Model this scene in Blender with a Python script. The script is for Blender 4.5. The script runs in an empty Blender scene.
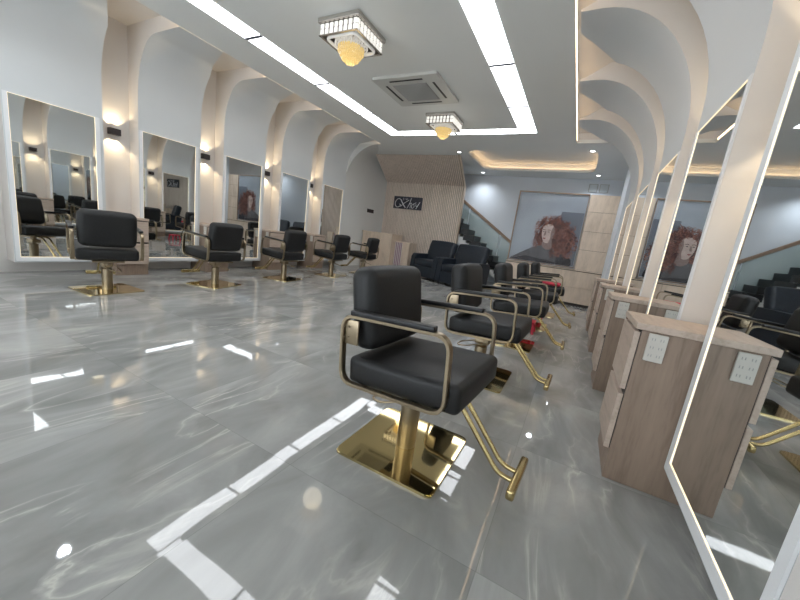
import bpy, bmesh, math, random
from mathutils import Vector, Matrix
random.seed(7)
SC = bpy.context.scene
COL = SC.collection
PI = math.pi

# ------------------------------------------------------------------ materials
def mat(name, col=(.8, .8, .8), rough=.5, metal=0., spec=.5, emit=None, es=0., coat=0., trans=0., ior=1.45, alpha=1.):
    m = bpy.data.materials.new(name); m.use_nodes = True
    b = m.node_tree.nodes['Principled BSDF']
    b.inputs['Base Color'].default_value = (*col, 1)
    b.inputs['Roughness'].default_value = rough
    b.inputs['Metallic'].default_value = metal
    b.inputs['Specular IOR Level'].default_value = spec
    b.inputs['IOR'].default_value = ior
    b.inputs['Coat Weight'].default_value = coat
    b.inputs['Transmission Weight'].default_value = trans
    b.inputs['Alpha'].default_value = alpha
    if emit:
        b.inputs['Emission Color'].default_value = (*emit, 1)
        b.inputs['Emission Strength'].default_value = es
    return m

class NT:
    def __init__(s, m): s.t = m.node_tree; s.b = s.t.nodes['Principled BSDF']
    def n(s, typ, **k):
        o = s.t.nodes.new(typ)
        for a, v in k.items(): setattr(o, a, v)
        return o
    def l(s, a, b): s.t.links.new(a, b)
    def math(s, op, a, b=None):
        o = s.n('ShaderNodeMath', operation=op)
        for i, v in enumerate((a, b)):
            if v is None: continue
            if isinstance(v, (int, float)): o.inputs[i].default_value = v
            else: s.l(v, o.inputs[i])
        return o.outputs[0]
    def ramp(s, fac, stops):
        o = s.n('ShaderNodeValToRGB'); e = o.color_ramp.elements
        while len(e) < len(stops): e.new(.5)
        for i, (p, c) in enumerate(stops): e[i].position = p; e[i].color = (*c, 1)
        s.l(fac, o.inputs[0]); return o.outputs[0]

def noisy(m, scale, amt, stretch=(1, 1, 1), bump=0.):
    """soft tonal variation on the base colour"""
    t = NT(m); c = t.b.inputs['Base Color'].default_value[:3]
    tc = t.n('ShaderNodeTexCoord'); mp = t.n('ShaderNodeMapping'); mp.inputs['Scale'].default_value = stretch
    t.l(tc.outputs['Object'], mp.inputs[0])
    nz = t.n('ShaderNodeTexNoise'); nz.inputs['Scale'].default_value = scale; nz.inputs['Detail'].default_value = 5
    t.l(mp.outputs[0], nz.inputs['Vector'])
    lo = tuple(max(0, x * (1 - amt)) for x in c); hi = tuple(min(1, x * (1 + amt)) for x in c)
    t.l(t.ramp(nz.outputs['Fac'], [(.3, lo), (.7, hi)]), t.b.inputs['Base Color'])
    if bump:
        bp = t.n('ShaderNodeBump'); bp.inputs['Strength'].default_value = bump; bp.inputs['Distance'].default_value = .002
        t.l(nz.outputs['Fac'], bp.inputs['Height']); t.l(bp.outputs[0], t.b.inputs['Normal'])
    return m

def wood(name, a, b, stretch=(6, 6, .7), rough=.45):
    m = mat(name, a, rough); t = NT(m)
    tc = t.n('ShaderNodeTexCoord'); mp = t.n('ShaderNodeMapping'); mp.inputs['Scale'].default_value = stretch
    t.l(tc.outputs['Object'], mp.inputs[0])
    n1 = t.n('ShaderNodeTexNoise'); n1.inputs['Scale'].default_value = 2.2; n1.inputs['Detail'].default_value = 6; n1.inputs['Distortion'].default_value = 1.2
    n2 = t.n('ShaderNodeTexNoise'); n2.inputs['Scale'].default_value = 14; n2.inputs['Detail'].default_value = 3
    t.l(mp.outputs[0], n1.inputs['Vector']); t.l(mp.outputs[0], n2.inputs['Vector'])
    f = t.math('ADD', t.math('MULTIPLY', n1.outputs['Fac'], .65), t.math('MULTIPLY', n2.outputs['Fac'], .35))
    t.l(t.ramp(f, [(.3, b), (.5, a), (.7, tuple(min(1, x * 1.12) for x in a))]), t.b.inputs['Base Color'])
    return m

M = {}
M['wall'] = noisy(mat('white_plaster', (.68, .68, .66), .55), 1.5, .02)
M['beige'] = noisy(mat('warm_beige_paint', (.70, .665, .63), .5), 1.5, .02)
M['bay'] = noisy(mat('satin_white_paint', (.64, .66, .665), .35), 1.5, .015)
M['ceil'] = noisy(mat('ceiling_paint', (.80, .81, .79), .6), 1.2, .015)
M['backwall'] = noisy(mat('cool_white_plaster', (.70, .74, .79), .6), 1.5, .02)
M['mirror'] = mat('silvered_mirror', (.80, .83, .83), .015, 1.)
M['frame'] = mat('white_frame_lacquer', (.78, .79, .80), .4)
M['led'] = mat('warm_led', (1, .9, .7), .5, emit=(1, .76, .43), es=.62)
M['led_cove'] = mat('warm_cove_led', (1, .8, .5), .5, emit=(1, .70, .42), es=3.0)
M['led_tray'] = mat('amber_cove_led', (1, .8, .5), .5, emit=(1, .66, .38), es=3.4)
M['panel'] = mat('light_panel_diffuser', (1, 1, 1), .4, emit=(.93, .96, 1), es=3.4)
M['downlight'] = mat('downlight_lens', (1, 1, 1), .4, emit=(.93, .97, 1), es=3.4)
M['off_lens'] = mat('unlit_lens', (.75, .77, .8), .25)
M['wood'] = wood('oak_laminate_shaded', (.275, .20, .15), (.185, .13, .096))  # cabinet oak with the shade of its sides put into the colour
M['woodl'] = wood('pale_oak_laminate', (.60, .485, .38), (.47, .375, .29), (2.5, 2.5, .6))
M['wood_lit'] = wood('oak_laminate_lit', (.50, .40, .33), (.38, .30, .235), (6, .8, 6))  # same cabinet oak, brighter: light on drawer fronts and top painted in
M['slat'] = wood('pale_slat_wood', (.80, .69, .60), (.68, .58, .49), (3, 3, .5), .6)
M['frame_wood'] = wood('brown_wood_trim', (.28, .19, .13), (.2, .13, .09), (3, 3, 3))
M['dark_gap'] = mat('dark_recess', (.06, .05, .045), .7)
M['leather'] = noisy(mat('black_leatherette', (.0095, .0095, .010), .5), 90, .25, bump=.25)
M['pad'] = mat('black_arm_pad', (.012, .012, .013), .35)
M['gold'] = mat('polished_gold_plate', (.66, .53, .27), .045, 1.)
M['goldt'] = noisy(mat('satin_gold_tube', (.52, .41, .20), .2, 1.), 8, .12)
M['bronze'] = noisy(mat('bronze_flat_bar', (.33, .265, .18), .30, 1.), 8, .12)
M['silver'] = mat('chrome_trim', (.55, .52, .48), .25, .9)
M['plastic'] = mat('white_plastic', (.56, .53, .48), .4)
M['socket'] = mat('grey_socket', (.32, .32, .31), .5)
M['black'] = mat('matt_black', (.015, .015, .017), .5)
M['sconce'] = mat('dark_bronze_metal', (.045, .035, .035), .4, .5)
M['navy'] = noisy(mat('dark_navy_leatherette', (.011, .016, .024), .42), 40, .3, bump=.2)
M['granite'] = noisy(mat('black_granite', (.008, .009, .010), .4), 60, .4)
M['acbody'] = mat('air_conditioner_plastic', (.60, .60, .57), .45)
M['acgrille'] = mat('air_conditioner_grille', (.36, .355, .34), .6)
M['glass'] = mat('clear_glass', (.85, .95, .92), .02, 0, .5, alpha=.22)
M['red'] = mat('red_plastic', (.55, .03, .06), .4)
M['redcloth'] = noisy(mat('red_towel', (.70, .07, .11), .85), 60, .2)
M['purple'] = mat('purple_light_strip', (.16, .05, .10), .5, emit=(.45, .15, .45), es=.05)
M['blue'] = mat('blue_plastic', (.05, .16, .5), .4)
M['sign'] = noisy(mat('dark_slate_board', (.035, .037, .05), .45), 20, .3)
M['script'] = mat('silver_lettering', (.75, .75, .78), .4)
M['gap_dark'] = mat('dark_gap_strip', (.10, .10, .13), .6)  # dark colour so gaps between the glowing panels do not wash out
M['board'] = mat('pale_plaque', (.55, .6, .63), .4)
M['crystal'] = mat('lit_crystal', (.7, .7, .7), .08, emit=(1, .95, .86), es=.30, spec=.8)
M['crystal_gap'] = mat('crystal_backing', (.10, .09, .08), .3, .5)
M['crystalw'] = mat('lit_clear_crystal', (.75, .74, .72), .08, emit=(1, .96, .9), es=.08, spec=.8)
M['crystaly'] = mat('amber_crystal', (.62, .46, .18), .08, emit=(1, .78, .36), es=.16, spec=.8)

def floor_material():
    m = mat('polished_grey_marble_tile', (.3, .3, .3), .025); t = NT(m)
    T = .8
    geo = t.n('ShaderNodeNewGeometry'); sep = t.n('ShaderNodeSeparateXYZ'); t.l(geo.outputs['Position'], sep.inputs[0])
    u = t.math('DIVIDE', t.math('ADD', sep.outputs[0], .083), T); v = t.math('DIVIDE', t.math('SUBTRACT', sep.outputs[1], .94), T)
    fu, fv = t.math('FLOOR', u), t.math('FLOOR', v)
    cmb = t.n('ShaderNodeCombineXYZ'); t.l(fu, cmb.inputs[0]); t.l(fv, cmb.inputs[1])
    wn = t.n('ShaderNodeTexWhiteNoise', noise_dimensions='3D'); t.l(cmb.outputs[0], wn.inputs['Vector'])
    # texture position, shifted a little from tile to tile
    sh = t.n('ShaderNodeVectorMath', operation='SCALE'); t.l(wn.outputs['Color'], sh.inputs[0]); sh.inputs['Scale'].default_value = 1.6
    ad = t.n('ShaderNodeVectorMath', operation='ADD'); t.l(geo.outputs['Position'], ad.inputs[0]); t.l(sh.outputs[0], ad.inputs[1])
    mp = t.n('ShaderNodeMapping'); mp.inputs['Rotation'].default_value = (0, 0, .28); mp.inputs['Scale'].default_value = (1.7, .75, 1)
    t.l(ad.outputs[0], mp.inputs[0])
    n1 = t.n('ShaderNodeTexNoise'); n1.inputs['Scale'].default_value = 1.5; n1.inputs['Detail'].default_value = 7; n1.inputs['Distortion'].default_value = 1.1; n1.inputs['Roughness'].default_value = .55
    t.l(mp.outputs[0], n1.inputs['Vector'])
    base = t.ramp(n1.outputs['Fac'], [(.28, (.225, .224, .215)), (.5, (.315, .314, .302)), (.72, (.435, .432, .415))])
    # thin pale veins : ridges of a second noise
    n2 = t.n('ShaderNodeTexNoise'); n2.inputs['Scale'].default_value = 1.05; n2.inputs['Detail'].default_value = 6; n2.inputs['Distortion'].default_value = 1.6
    mp2 = t.n('ShaderNodeMapping'); mp2.inputs['Rotation'].default_value = (0, 0, .33); mp2.inputs['Scale'].default_value = (1.9, .6, 1); mp2.inputs['Location'].default_value = (4.1, 2.3, 0)
    t.l(ad.outputs[0], mp2.inputs[0]); t.l(mp2.outputs[0], n2.inputs['Vector'])
    rid = t.math('ABSOLUTE', t.math('SUBTRACT', n2.outputs['Fac'], .5))
    vein = t.ramp(rid, [(0, (1, 1, 1)), (.010, (.4, .4, .4)), (.035, (0, 0, 0))])
    n3 = t.n('ShaderNodeTexNoise'); n3.inputs['Scale'].default_value = 1.7; t.l(geo.outputs['Position'], n3.inputs['Vector'])
    vm = t.math('MULTIPLY', vein, t.ramp(n3.outputs['Fac'], [(.42, (0, 0, 0)), (.60, (.8, .8, .8))]))
    mx = t.n('ShaderNodeMixRGB'); t.l(vm, mx.inputs[0]); t.l(base, mx.inputs[1]); mx.inputs[2].default_value = (.56, .545, .50, 1)
    # tile joints
    def edge(x):
        f = t.math('FRACT', x); return t.math('MINIMUM', f, t.math('SUBTRACT', 1., f))
    j = t.math('LESS_THAN', t.math('MINIMUM', edge(u), edge(v)), .0016)
    mj = t.n('ShaderNodeMixRGB'); t.l(t.math('MULTIPLY', j, .3), mj.inputs[0]); t.l(mx.outputs[0], mj.inputs[1]); mj.inputs[2].default_value = (.10, .10, .095, 1)
    t.l(mj.outputs[0], t.b.inputs['Base Color'])
    # each tile sits at a very slightly different tilt, the polish is faintly wavy
    sb = t.n('ShaderNodeVectorMath', operation='SUBTRACT'); t.l(wn.outputs['Color'], sb.inputs[0]); sb.inputs[1].default_value = (.5, .5, .5)
    ml = t.n('ShaderNodeVectorMath', operation='MULTIPLY'); t.l(sb.outputs[0], ml.inputs[0]); ml.inputs[1].default_value = (.011, .011, 0)
    nw = t.n('ShaderNodeTexNoise'); nw.inputs['Scale'].default_value = 2.4; nw.inputs['Detail'].default_value = 1; t.l(geo.outputs['Position'], nw.inputs['Vector'])
    bp = t.n('ShaderNodeBump'); bp.inputs['Strength'].default_value = 1; bp.inputs['Distance'].default_value = .0015
    t.l(nw.outputs['Fac'], bp.inputs['Height'])
    na = t.n('ShaderNodeVectorMath', operation='ADD'); t.l(bp.outputs[0], na.inputs[0]); t.l(ml.outputs[0], na.inputs[1])
    nn = t.n('ShaderNodeVectorMath', operation='NORMALIZE'); t.l(na.outputs[0], nn.inputs[0])
    t.l(nn.outputs[0], t.b.inputs['Normal'])
    t.b.inputs['Specular IOR Level'].default_value = .75
    return m
M['floor'] = floor_material()

# ------------------------------------------------------------------ mesh helpers
def obj(name, bm, m, parent=None, smooth=None, loc=None):
    me = bpy.data.meshes.new(name)
    bmesh.ops.recalc_face_normals(bm, faces=bm.faces)
    bm.to_mesh(me); bm.free()
    for x in (m if isinstance(m, (list, tuple)) else [m]): me.materials.append(x)
    if smooth is not None:
        me.polygons.foreach_set('use_smooth', [True] * len(me.polygons))
        me.set_sharp_from_angle(angle=math.radians(smooth))
    o = bpy.data.objects.new(name, me); COL.objects.link(o)
    if parent: o.parent = parent
    if loc: o.location = loc
    return o

def tag(o, label, cat, group=None, kind=None):
    o['label'] = label; o['category'] = cat
    if group: o['group'] = group
    if kind: o['kind'] = kind
    return o
def thing(name, label, cat, loc=(0, 0, 0), rz=0., group=None):
    o = bpy.data.objects.new(name, None); COL.objects.link(o)
    o.location = loc; o.rotation_euler = (0, 0, rz); o.empty_display_size = .1
    return tag(o, label, cat, group)
def struct(name, bm, m, smooth=None):
    o = obj(name, bm, m, None, smooth); o['kind'] = 'structure'; return o
def copy_tree(o, parent=None):
    c = o.copy(); COL.objects.link(c)
    if parent: c.parent = parent
    for ch in [x for x in bpy.data.objects if x.parent == o]: copy_tree(ch, c)
    return c

def box(bm, a, b, bev=0., seg=2, mi=0):
    lo = [min(a[i], b[i]) for i in range(3)]; hi = [max(a[i], b[i]) for i in range(3)]
    vs = [bm.verts.new((x, y, z)) for x in (lo[0], hi[0]) for y in (lo[1], hi[1]) for z in (lo[2], hi[2])]
    fs = [bm.faces.new([vs[i] for i in f]) for f in ((0, 1, 3, 2), (4, 6, 7, 5), (0, 4, 5, 1), (2, 3, 7, 6), (0, 2, 6, 4), (1, 5, 7, 3))]
    for f in fs: f.material_index = mi
    if bev:
        es = list({e for f in fs for e in f.edges})
        bmesh.ops.bevel(bm, geom=es, offset=bev, segments=seg, affect='EDGES', profile=.5)
    return vs
def B(a, b, bev=0., seg=2):
    bm = bmesh.new(); box(bm, a, b, bev, seg); return bm
def cyl(bm, c, r, h, n=24, r2=None, bev=0):
    """upright cylinder standing on c"""
    r2 = r if r2 is None else r2
    g = bmesh.ops.create_cone(bm, cap_ends=True, segments=n, radius1=r, radius2=r2, depth=h, matrix=Matrix.Translation((c[0], c[1], c[2] + h / 2)))
    return g['verts']
def lathe(bm, prof, c=(0, 0, 0), n=24):
    rings = []
    for r, z in prof:
        rings.append([bm.verts.new((c[0] + r * math.cos(2 * PI * k / n), c[1] + r * math.sin(2 * PI * k / n), c[2] + z)) for k in range(n)])
    for a, b in zip(rings, rings[1:]):
        for k in range(n): bm.faces.new((a[k], a[(k + 1) % n], b[(k + 1) % n], b[k]))
    bm.faces.new(rings[0][::-1]); bm.faces.new(rings[-1])
def fillet(pts, r, n=5, closed=False):
    """round the corners of a polyline"""
    P = [Vector(p) for p in pts]; out = []; N = len(P)
    for i, p in enumerate(P):
        if not closed and i in (0, N - 1): out.append(p); continue
        a = P[(i - 1) % N] - p; b = P[(i + 1) % N] - p
        d = min(r, a.length * .49, b.length * .49); s = p + a.normalized() * d; e = p + b.normalized() * d
        for k in range(n + 1):
            t = k / n; out.append(s * (1 - t) ** 2 + p * 2 * t * (1 - t) + e * t * t)
    return out
def tube(bm, pts, w, h=None, n=10, closed=False, side=None):
    """sweep a round (n) or flat rectangular (side given, w across side, h the other way) section"""
    P = [Vector(p) for p in pts]; N = len(P); rings = []
    prev = None
    for i, p in enumerate(P):
        if closed: d = (P[(i + 1) % N] - P[i - 1]).normalized()
        else: d = (P[min(i + 1, N - 1)] - P[max(i - 1, 0)]).normalized()
        if side is not None:
            s = Vector(side); s = (s - d * s.dot(d)).normalized()
        elif prev is None:
            s = d.orthogonal().normalized()
        else:
            s = (prev - d * prev.dot(d)).normalized()
        prev = s; u = d.cross(s)
        if side is not None:
            ring = [p + s * a * w / 2 + u * b * h / 2 for a, b in ((1, .7), (.8, 1), (-.8, 1), (-1, .7), (-1, -.7), (-.8, -1), (.8, -1), (1, -.7))]
        else:
            ring = [p + (s * math.cos(2 * PI * k / n) + u * math.sin(2 * PI * k / n)) * w for k in range(n)]
        rings.append([bm.verts.new(q) for q in ring])
    K = len(rings[0])
    prs = list(zip(rings, rings[1:])) + ([(rings[-1], rings[0])] if closed else [])
    for a, b in prs:
        for k in range(K): bm.faces.new((a[k], a[(k + 1) % K], b[(k + 1) % K], b[k]))
    if not closed: bm.faces.new(rings[0][::-1]); bm.faces.new(rings[-1])
def prism(bm, pts, off):
    """extrude a closed polygon by vector off"""
    a = [bm.verts.new(p) for p in pts]; b = [bm.verts.new(Vector(p) + Vector(off)) for p in pts]
    n = len(pts)
    bm.faces.new(a[::-1]); bm.faces.new(b)
    for i in range(n): bm.faces.new((a[i], a[(i + 1) % n], b[(i + 1) % n], b[i]))
def rounded_rect(w, d, r, n=5, z=0.):
    return [(p.x, p.y, z) for p in fillet([(-w, -d, 0), (w, -d, 0), (w, d, 0), (-w, d, 0)], r, n, True)]
def cushion(sx, sy, sz, bev=.03, puff=.012):
    """soft upholstered block with evenly rounded edges, centred on the origin"""
    S = (sx / 2, sy / 2, sz / 2); r = min(bev, min(S) * .95)
    def ax(h):
        i = h - r; return [-h, -i - r * .62, -i - r * .3, -i] + [(-1 + 2 * k / 6) * i for k in range(1, 6)] + [i, i + r * .3, i + r * .62, h]
    A = [ax(h) for h in S]; bm = bmesh.new(); V = {}
    def vert(i, j, k):
        key = (i, j, k)
        if key not in V:
            p = Vector((A[0][i], A[1][j], A[2][k]))
            q = Vector([max(-(S[n] - r), min(S[n] - r, p[n])) for n in range(3)])
            d = p - q; p = q + d.normalized() * r
            u = [p[n] / S[n] for n in range(3)]
            for n in range(3):
                o = [u[m] for m in range(3) if m != n]
                p[n] += puff * u[n] ** 3 * max(0, 1 - o[0] ** 2) * max(0, 1 - o[1] ** 2)
            V[key] = bm.verts.new(p)
        return V[key]
    N = 12
    for a, b, c in ((0, 1, 2), (1, 2, 0), (2, 0, 1)):
        for e in (0, N):
            for i in range(N):
                for j in range(N):
                    f = []
                    for di, dj in ((0, 0), (1, 0), (1, 1), (0, 1)):
                        t = [0, 0, 0]; t[a] = e; t[b] = i + di; t[c] = j + dj; f.append(vert(*t))
                    bm.faces.new(f)
    return bm

# ------------------------------------------------------------------ dimensions (metres, camera at x=0 y=0 z=1)
XL, XLB = -5.463, -5.70        # left : front of the mirror bays, wall between them
XR, XRB = .52, .76
H = 3.0
YF, YS, YB = -1.6, 9.0, 10.0   # front, slatted wall, back wall
SL, SR = -4.53, -.44           # edges of the lowered ceiling
BL = [1.34 + 1.215 * k for k in range(-1, 5)]   # near edges of the left mirrors
BR = [.965 + 1.23 * k for k in range(-1, 5)]
MW, MWR, MZ0, MZ1 = .71, .735, .208, 1.906

# ------------------------------------------------------------------ the shell
struct('floor', B((XLB - .1, YF - .2, -.1), (1.0, YB + .2, 0)), M['floor'])
struct('wall_left', B((XLB - .12, YF, 0), (XLB, YB, 3.3)), M['beige'])
struct('wall_right', B((XRB, YF, 0), (XRB + .12, YB, 3.3)), M['beige'])
struct('wall_back', B((XLB, YB, 0), (XRB, YB + .12, 3.3)), M['backwall'])
# ceiling: the lowered field, with an opening for the tray at the back
YR = 6.98; TR = (-2.66, -.06, 7.45, 9.28)
bm = bmesh.new()
T0, T1 = 3.0, 3.06
box(bm, (SL, YF, T0), (SR, YR, T1))
box(bm, (XLB, YR, T0), (TR[0] - .3, YB, T1)); box(bm, (TR[1] + .3, YR, T0), (XRB, YB, T1))
box(bm, (TR[0] - .3, YR, T0), (TR[1] + .3, TR[2] - .3, T1)); box(bm, (TR[0] - .3, TR[3] + .3, T0), (TR[1] + .3, YB, T1))
# ring round the rounded tray opening
outer = [(TR[0] - .3, TR[2] - .3), (TR[1] + .3, TR[2] - .3), (TR[1] + .3, TR[3] + .3), (TR[0] - .3, TR[3] + .3)]
inner = [(p.x, p.y) for p in fillet([(TR[0], TR[2], 0), (TR[1], TR[2], 0), (TR[1], TR[3], 0), (TR[0], TR[3], 0)], .35, 7, True)]
cx, cy = (TR[0] + TR[1]) / 2, (TR[2] + TR[3]) / 2
def hit(px, py):
    dx, dy = px - cx, py - cy; W, D = (TR[1] - TR[0]) / 2 + .3, (TR[3] - TR[2]) / 2 + .3
    s = min(W / abs(dx) if dx else 9e9, D / abs(dy) if dy else 9e9); return cx + dx * s, cy + dy * s
rim_o = []
for (x, y) in inner: rim_o.append(hit(x, y))
def nearest_corner(a, b):
    for (x, y) in outer:
        if (abs(a[0] - x) < 1e-6 and abs(b[1] - y) < 1e-6) or (abs(a[1] - y) < 1e-6 and abs(b[0] - x) < 1e-6): return (x, y)
n = len(inner)
for i in range(n):
    j = (i + 1) % n; a, b = rim_o[i], rim_o[j]
    poly = [inner[i], a]
    if abs(a[0] - b[0]) > 1e-6 and abs(a[1] - b[1]) > 1e-6:
        c = nearest_corner(a, b)
        if c: poly.append(c)
    poly += [b, inner[j]]
    prism(bm, [(x, y, T0) for x, y in poly], (0, 0, T1 - T0))
struct('ceiling', bm, M['ceil'])
# ceilings above the coves and the tray
bm = bmesh.new()
box(bm, (XLB, YF, 3.17), (SL + .5, YR, 3.2)); box(bm, (SR - .5, YF, 3.17), (XRB, YR, 3.2))
box(bm, (XLB, YR, 3.06), (SL + .5, YR + .05, 3.2)); box(bm, (SR - .5, YR, 3.06), (XRB, YR + .05, 3.2))
struct('trim_1', bm, M['beige'])
bm = bmesh.new(); prism(bm, [(x, y, 3.2) for x, y in [(TR[0] - .2, TR[2] - .2), (TR[1] + .2, TR[2] - .2), (TR[1] + .2, TR[3] + .2), (TR[0] - .2, TR[3] + .2)]], (0, 0, .03))
wide = [(p.x, p.y) for p in fillet([(TR[0] - .1, TR[2] - .1, 0), (TR[1] + .1, TR[2] - .1, 0), (TR[1] + .1, TR[3] + .1, 0), (TR[0] - .1, TR[3] + .1, 0)], .4, 7, True)]
for i in range(len(wide)):
    a, b = wide[i], wide[(i + 1) % len(wide)]
    f = bm.faces.new([bm.verts.new(q) for q in ((*a, 3.06), (*b, 3.06), (*b, 3.2), (*a, 3.2))])
struct('trim_2', bm, M['ceil'])

# front of the room: shopfront window behind the camera
bm = bmesh.new()
box(bm, (XLB, YF - .12, 0), (XRB, YF, .25)); box(bm, (XLB, YF - .12, 2.5), (XRB, YF, 3.3))
for x0, x1 in ((XLB, XLB + .5), (-2.55, -2.35), (XRB - .5, XRB)): box(bm, (x0, YF - .12, .25), (x1, YF, 2.5))
struct('wall_front', bm, M['wall'])
for k, (x0, x1) in enumerate(((XLB + .5, -2.55), (-2.35, XRB - .5))):
    w = struct('window_%d' % (k + 1), B((x0, YF - .07, .25), (x1, YF - .05, 2.5)), M['glass'])

# arched mirror bays
def bay(side, y0, y1, name):
    s = 1 if side > 0 else -1
    xf, xb = (XR, XRB) if s > 0 else (XL, XLB)
    rx, z0, tip, tf, t0 = (.75, 2.05, .915, .30, .60) if s > 0 else (.42, 2.34, .925, .54, .20)
    prof = [(0, .148), (0, 1.0)]
    for k in range(0, 15):
        a = PI / 2 * k / 14; prof.append((rx * (1 - math.cos(a)), z0 + (H - z0) * math.sin(a)))
    if s < 0: prof += [(.6, H)]
    prof += [(tip - .1, H), (tip, H - .002)]
    prof += [(tip, H + .016), (tip - .10, H + .06), (tip - .28, 3.17), (-abs(xb - xf), 3.17), (-abs(xb - xf), .148)]
    bm = bmesh.new(); A = []; C = []
    for d, z in prof:
        yf = y1 if d <= t0 else y1 - (y1 - y0 - tf) * ((d - t0) / (tip - t0)) ** 1.0
        A.append(bm.verts.new((xf - s * d, y0, z))); C.append(bm.verts.new((xf - s * d, yf, z)))
    n = len(A)
    for i in range(n): bm.faces.new((A[i], A[(i + 1) % n], C[(i + 1) % n], C[i]))
    f1 = bm.faces.new(A[::-1]); f2 = bm.faces.new(C)
    f1.material_index = f2.material_index = 1
    bm.normal_update()
    bmesh.ops.triangulate(bm, faces=[f1, f2])
    return struct(name, bm, [M['bay'], M['beige']], 30)
for k, y in enumerate(BL): bay(-1, y - .045, y + MW + .08, 'trim_%d' % (k + 3))
for k, y in enumerate(BR): bay(1, y - .035, y + MWR + .07, 'trim_%d' % (k + 9))
# flat wall panels past the last bays
bm = bmesh.new(); rows = []
for y, rx, z0 in ((6.985, .86, 2.1), (7.5, .55, 2.25), (7.84, .29, 2.42), (8.4, .14, 2.6), (9.02, .03, 2.8)):
    pr = [(XLB, 0), (XL - .02, 0), (XL - .02, 1.2)] + [(XL - .02 + rx * (1 - math.cos(PI / 2 * k / 10)), z0 + (2.999 - z0) * math.sin(PI / 2 * k / 10)) for k in range(11)] + [(XLB, 2.999)]
    rows.append([bm.verts.new((x, y, z)) for x, z in pr])
for a, b in zip(rows, rows[1:]):
    for k in range(len(a)): bm.faces.new((a[k], a[(k + 1) % len(a)], b[(k + 1) % len(a)], b[k]))
fs = [bm.faces.new(rows[0][::-1]), bm.faces.new(rows[-1])]; bm.normal_update(); bmesh.ops.triangulate(bm, faces=fs)
struct('trim_15', bm, M['wall'], 40)
struct('trim_16', B((XR - .03, 7.05, 0), (XRB, 8.0, H)), M['backwall'])
# slatted feature wall with its tilted head
bm = bmesh.new()
xs0, xs1 = XL - .02, -3.08
box(bm, (xs0, YS + .02, 0), (xs1, YS + .1, 2.52))
tx = lambda x: x + .27 - .12 * (x - xs0) / (xs1 - xs0)
def head(bm, a, b, prof):
    vs = [[bm.verts.new(((tx(x) if k > 1 else x), y, z)) for k, (y, z) in enumerate(prof)] for x in (a, b)]
    bm.faces.new(vs[0][::-1]); bm.faces.new(vs[1])
    for k in range(4): bm.faces.new((vs[0][k], vs[0][(k + 1) % 4], vs[1][(k + 1) % 4], vs[1][k]))
head(bm, xs0, xs1, [(YS + .02, 2.50), (YS + .1, 2.50), (7.94, 3.0), (7.86, 3.0)])
bm.faces.ensure_lookup_table()
for f in bm.faces: f.material_index = 1
nsl = 46; pw = (xs1 - xs0) / nsl
for i in range(nsl):
    a = xs0 + pw * i + .006; w = pw * .5
    k0 = len(bm.faces)
    box(bm, (a, YS - .02, 0), (a + w, YS + .02, 2.50))
    # upper run leans into the room and fans slightly outwards
    head(bm, a, a + w, [(YS - .02, 2.50), (YS + .03, 2.50), (7.87, 3.0), (7.81, 2.985)])
struct('wall_slatted', bm, [M['slat'], wood('slat_backing', (.26, .20, .165), (.2, .15, .12))])
bm = B((xs1 - .0, YS - .02, 0), (xs1 + .03, YS + .12, 2.51))
head(bm, xs1, xs1 + .03, [(YS - .02, 2.50), (YS + .12, 2.50), (7.94, 3.0), (7.80, 3.0)])
struct('trim_17', bm, M['woodl'])

# cove LED lines
def led(name, a, b, m, label, cat='led strip', group=None):
    return tag(obj(name, B(a, b), m), label, cat, group)
led('cove_light', (SL - .012, YF, 3.022), (SL, 6.9, 3.045), M['led_cove'], 'warm light strip along the left edge of the lowered ceiling', group=None)
led('cove_light', (SR, YF, 3.022), (SR + .006, 6.9, 3.045), M['led_cove'], 'warm light strip along the right edge of the lowered ceiling')
bm = bmesh.new(); tube(bm, [(x, y, 3.085) for x, y in fillet([(TR[0] - .06, TR[2] - .06, 0), (TR[1] + .06, TR[2] - .06, 0), (TR[1] + .06, TR[3] + .06, 0), (TR[0] - .06, TR[3] + .06, 0)], .4, 7, True) for x, y in [(x, y)]] if False else [(p.x, p.y, 3.067) for p in fillet([(TR[0] - .06, TR[2] - .06, 0), (TR[1] + .06, TR[2] - .06, 0), (TR[1] + .06, TR[3] + .06, 0), (TR[0] - .06, TR[3] + .06, 0)], .4, 7, True)], .006, n=6, closed=True)
tag(obj('tray_cove_light', bm, M['led_tray']), 'amber light strip inside the rounded ceiling tray at the back', 'led strip')

# ------------------------------------------------------------------ ceiling light ring
def lpanel(x0, x1, y0, y1, label):
    t = thing('ceiling_light_panel', label, 'ceiling light', ((x0 + x1) / 2, (y0 + y1) / 2, H), group='light panels of the ceiling ring')
    w, d = (x1 - x0) / 2, (y1 - y0) / 2
    obj('diffuser', B((-w, -d, -.004), (w, d, -.0005)), M['panel'], t)
    for s_ in (-1, 1):  # dark strips added at the ends to draw the unlit gaps
        e = .016
        if w < d: obj('gap_strip', B((-w, s_ * (d + e), -.007), (w, s_ * (d - e * .2), 0)), M['gap_dark'], t)
        else: obj('gap_strip', B((s_ * (w + e), -d, -.007), (s_ * (w - e * .2), d, 0)), M['gap_dark'], t)
XO0, XI0, XI1, XO1 = -3.915, -3.66, -1.32, -1.05
YA = [1.80, 2.91, 4.08, 5.25, 6.40]; g = .018
ords = ['nearest the camera', 'second from the camera', 'third from the camera', 'at the far corner']
for k in range(4):
    lpanel(XO0, XI0, YA[k] + g, YA[k + 1] - g, 'white glowing panel of the left ceiling line, ' + ords[k])
    lpanel(XI1, XO1, YA[k] + g, YA[k + 1] - g, 'white glowing panel of the right ceiling line, ' + ords[k])
xm = (XI0 + XI1) / 2
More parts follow.
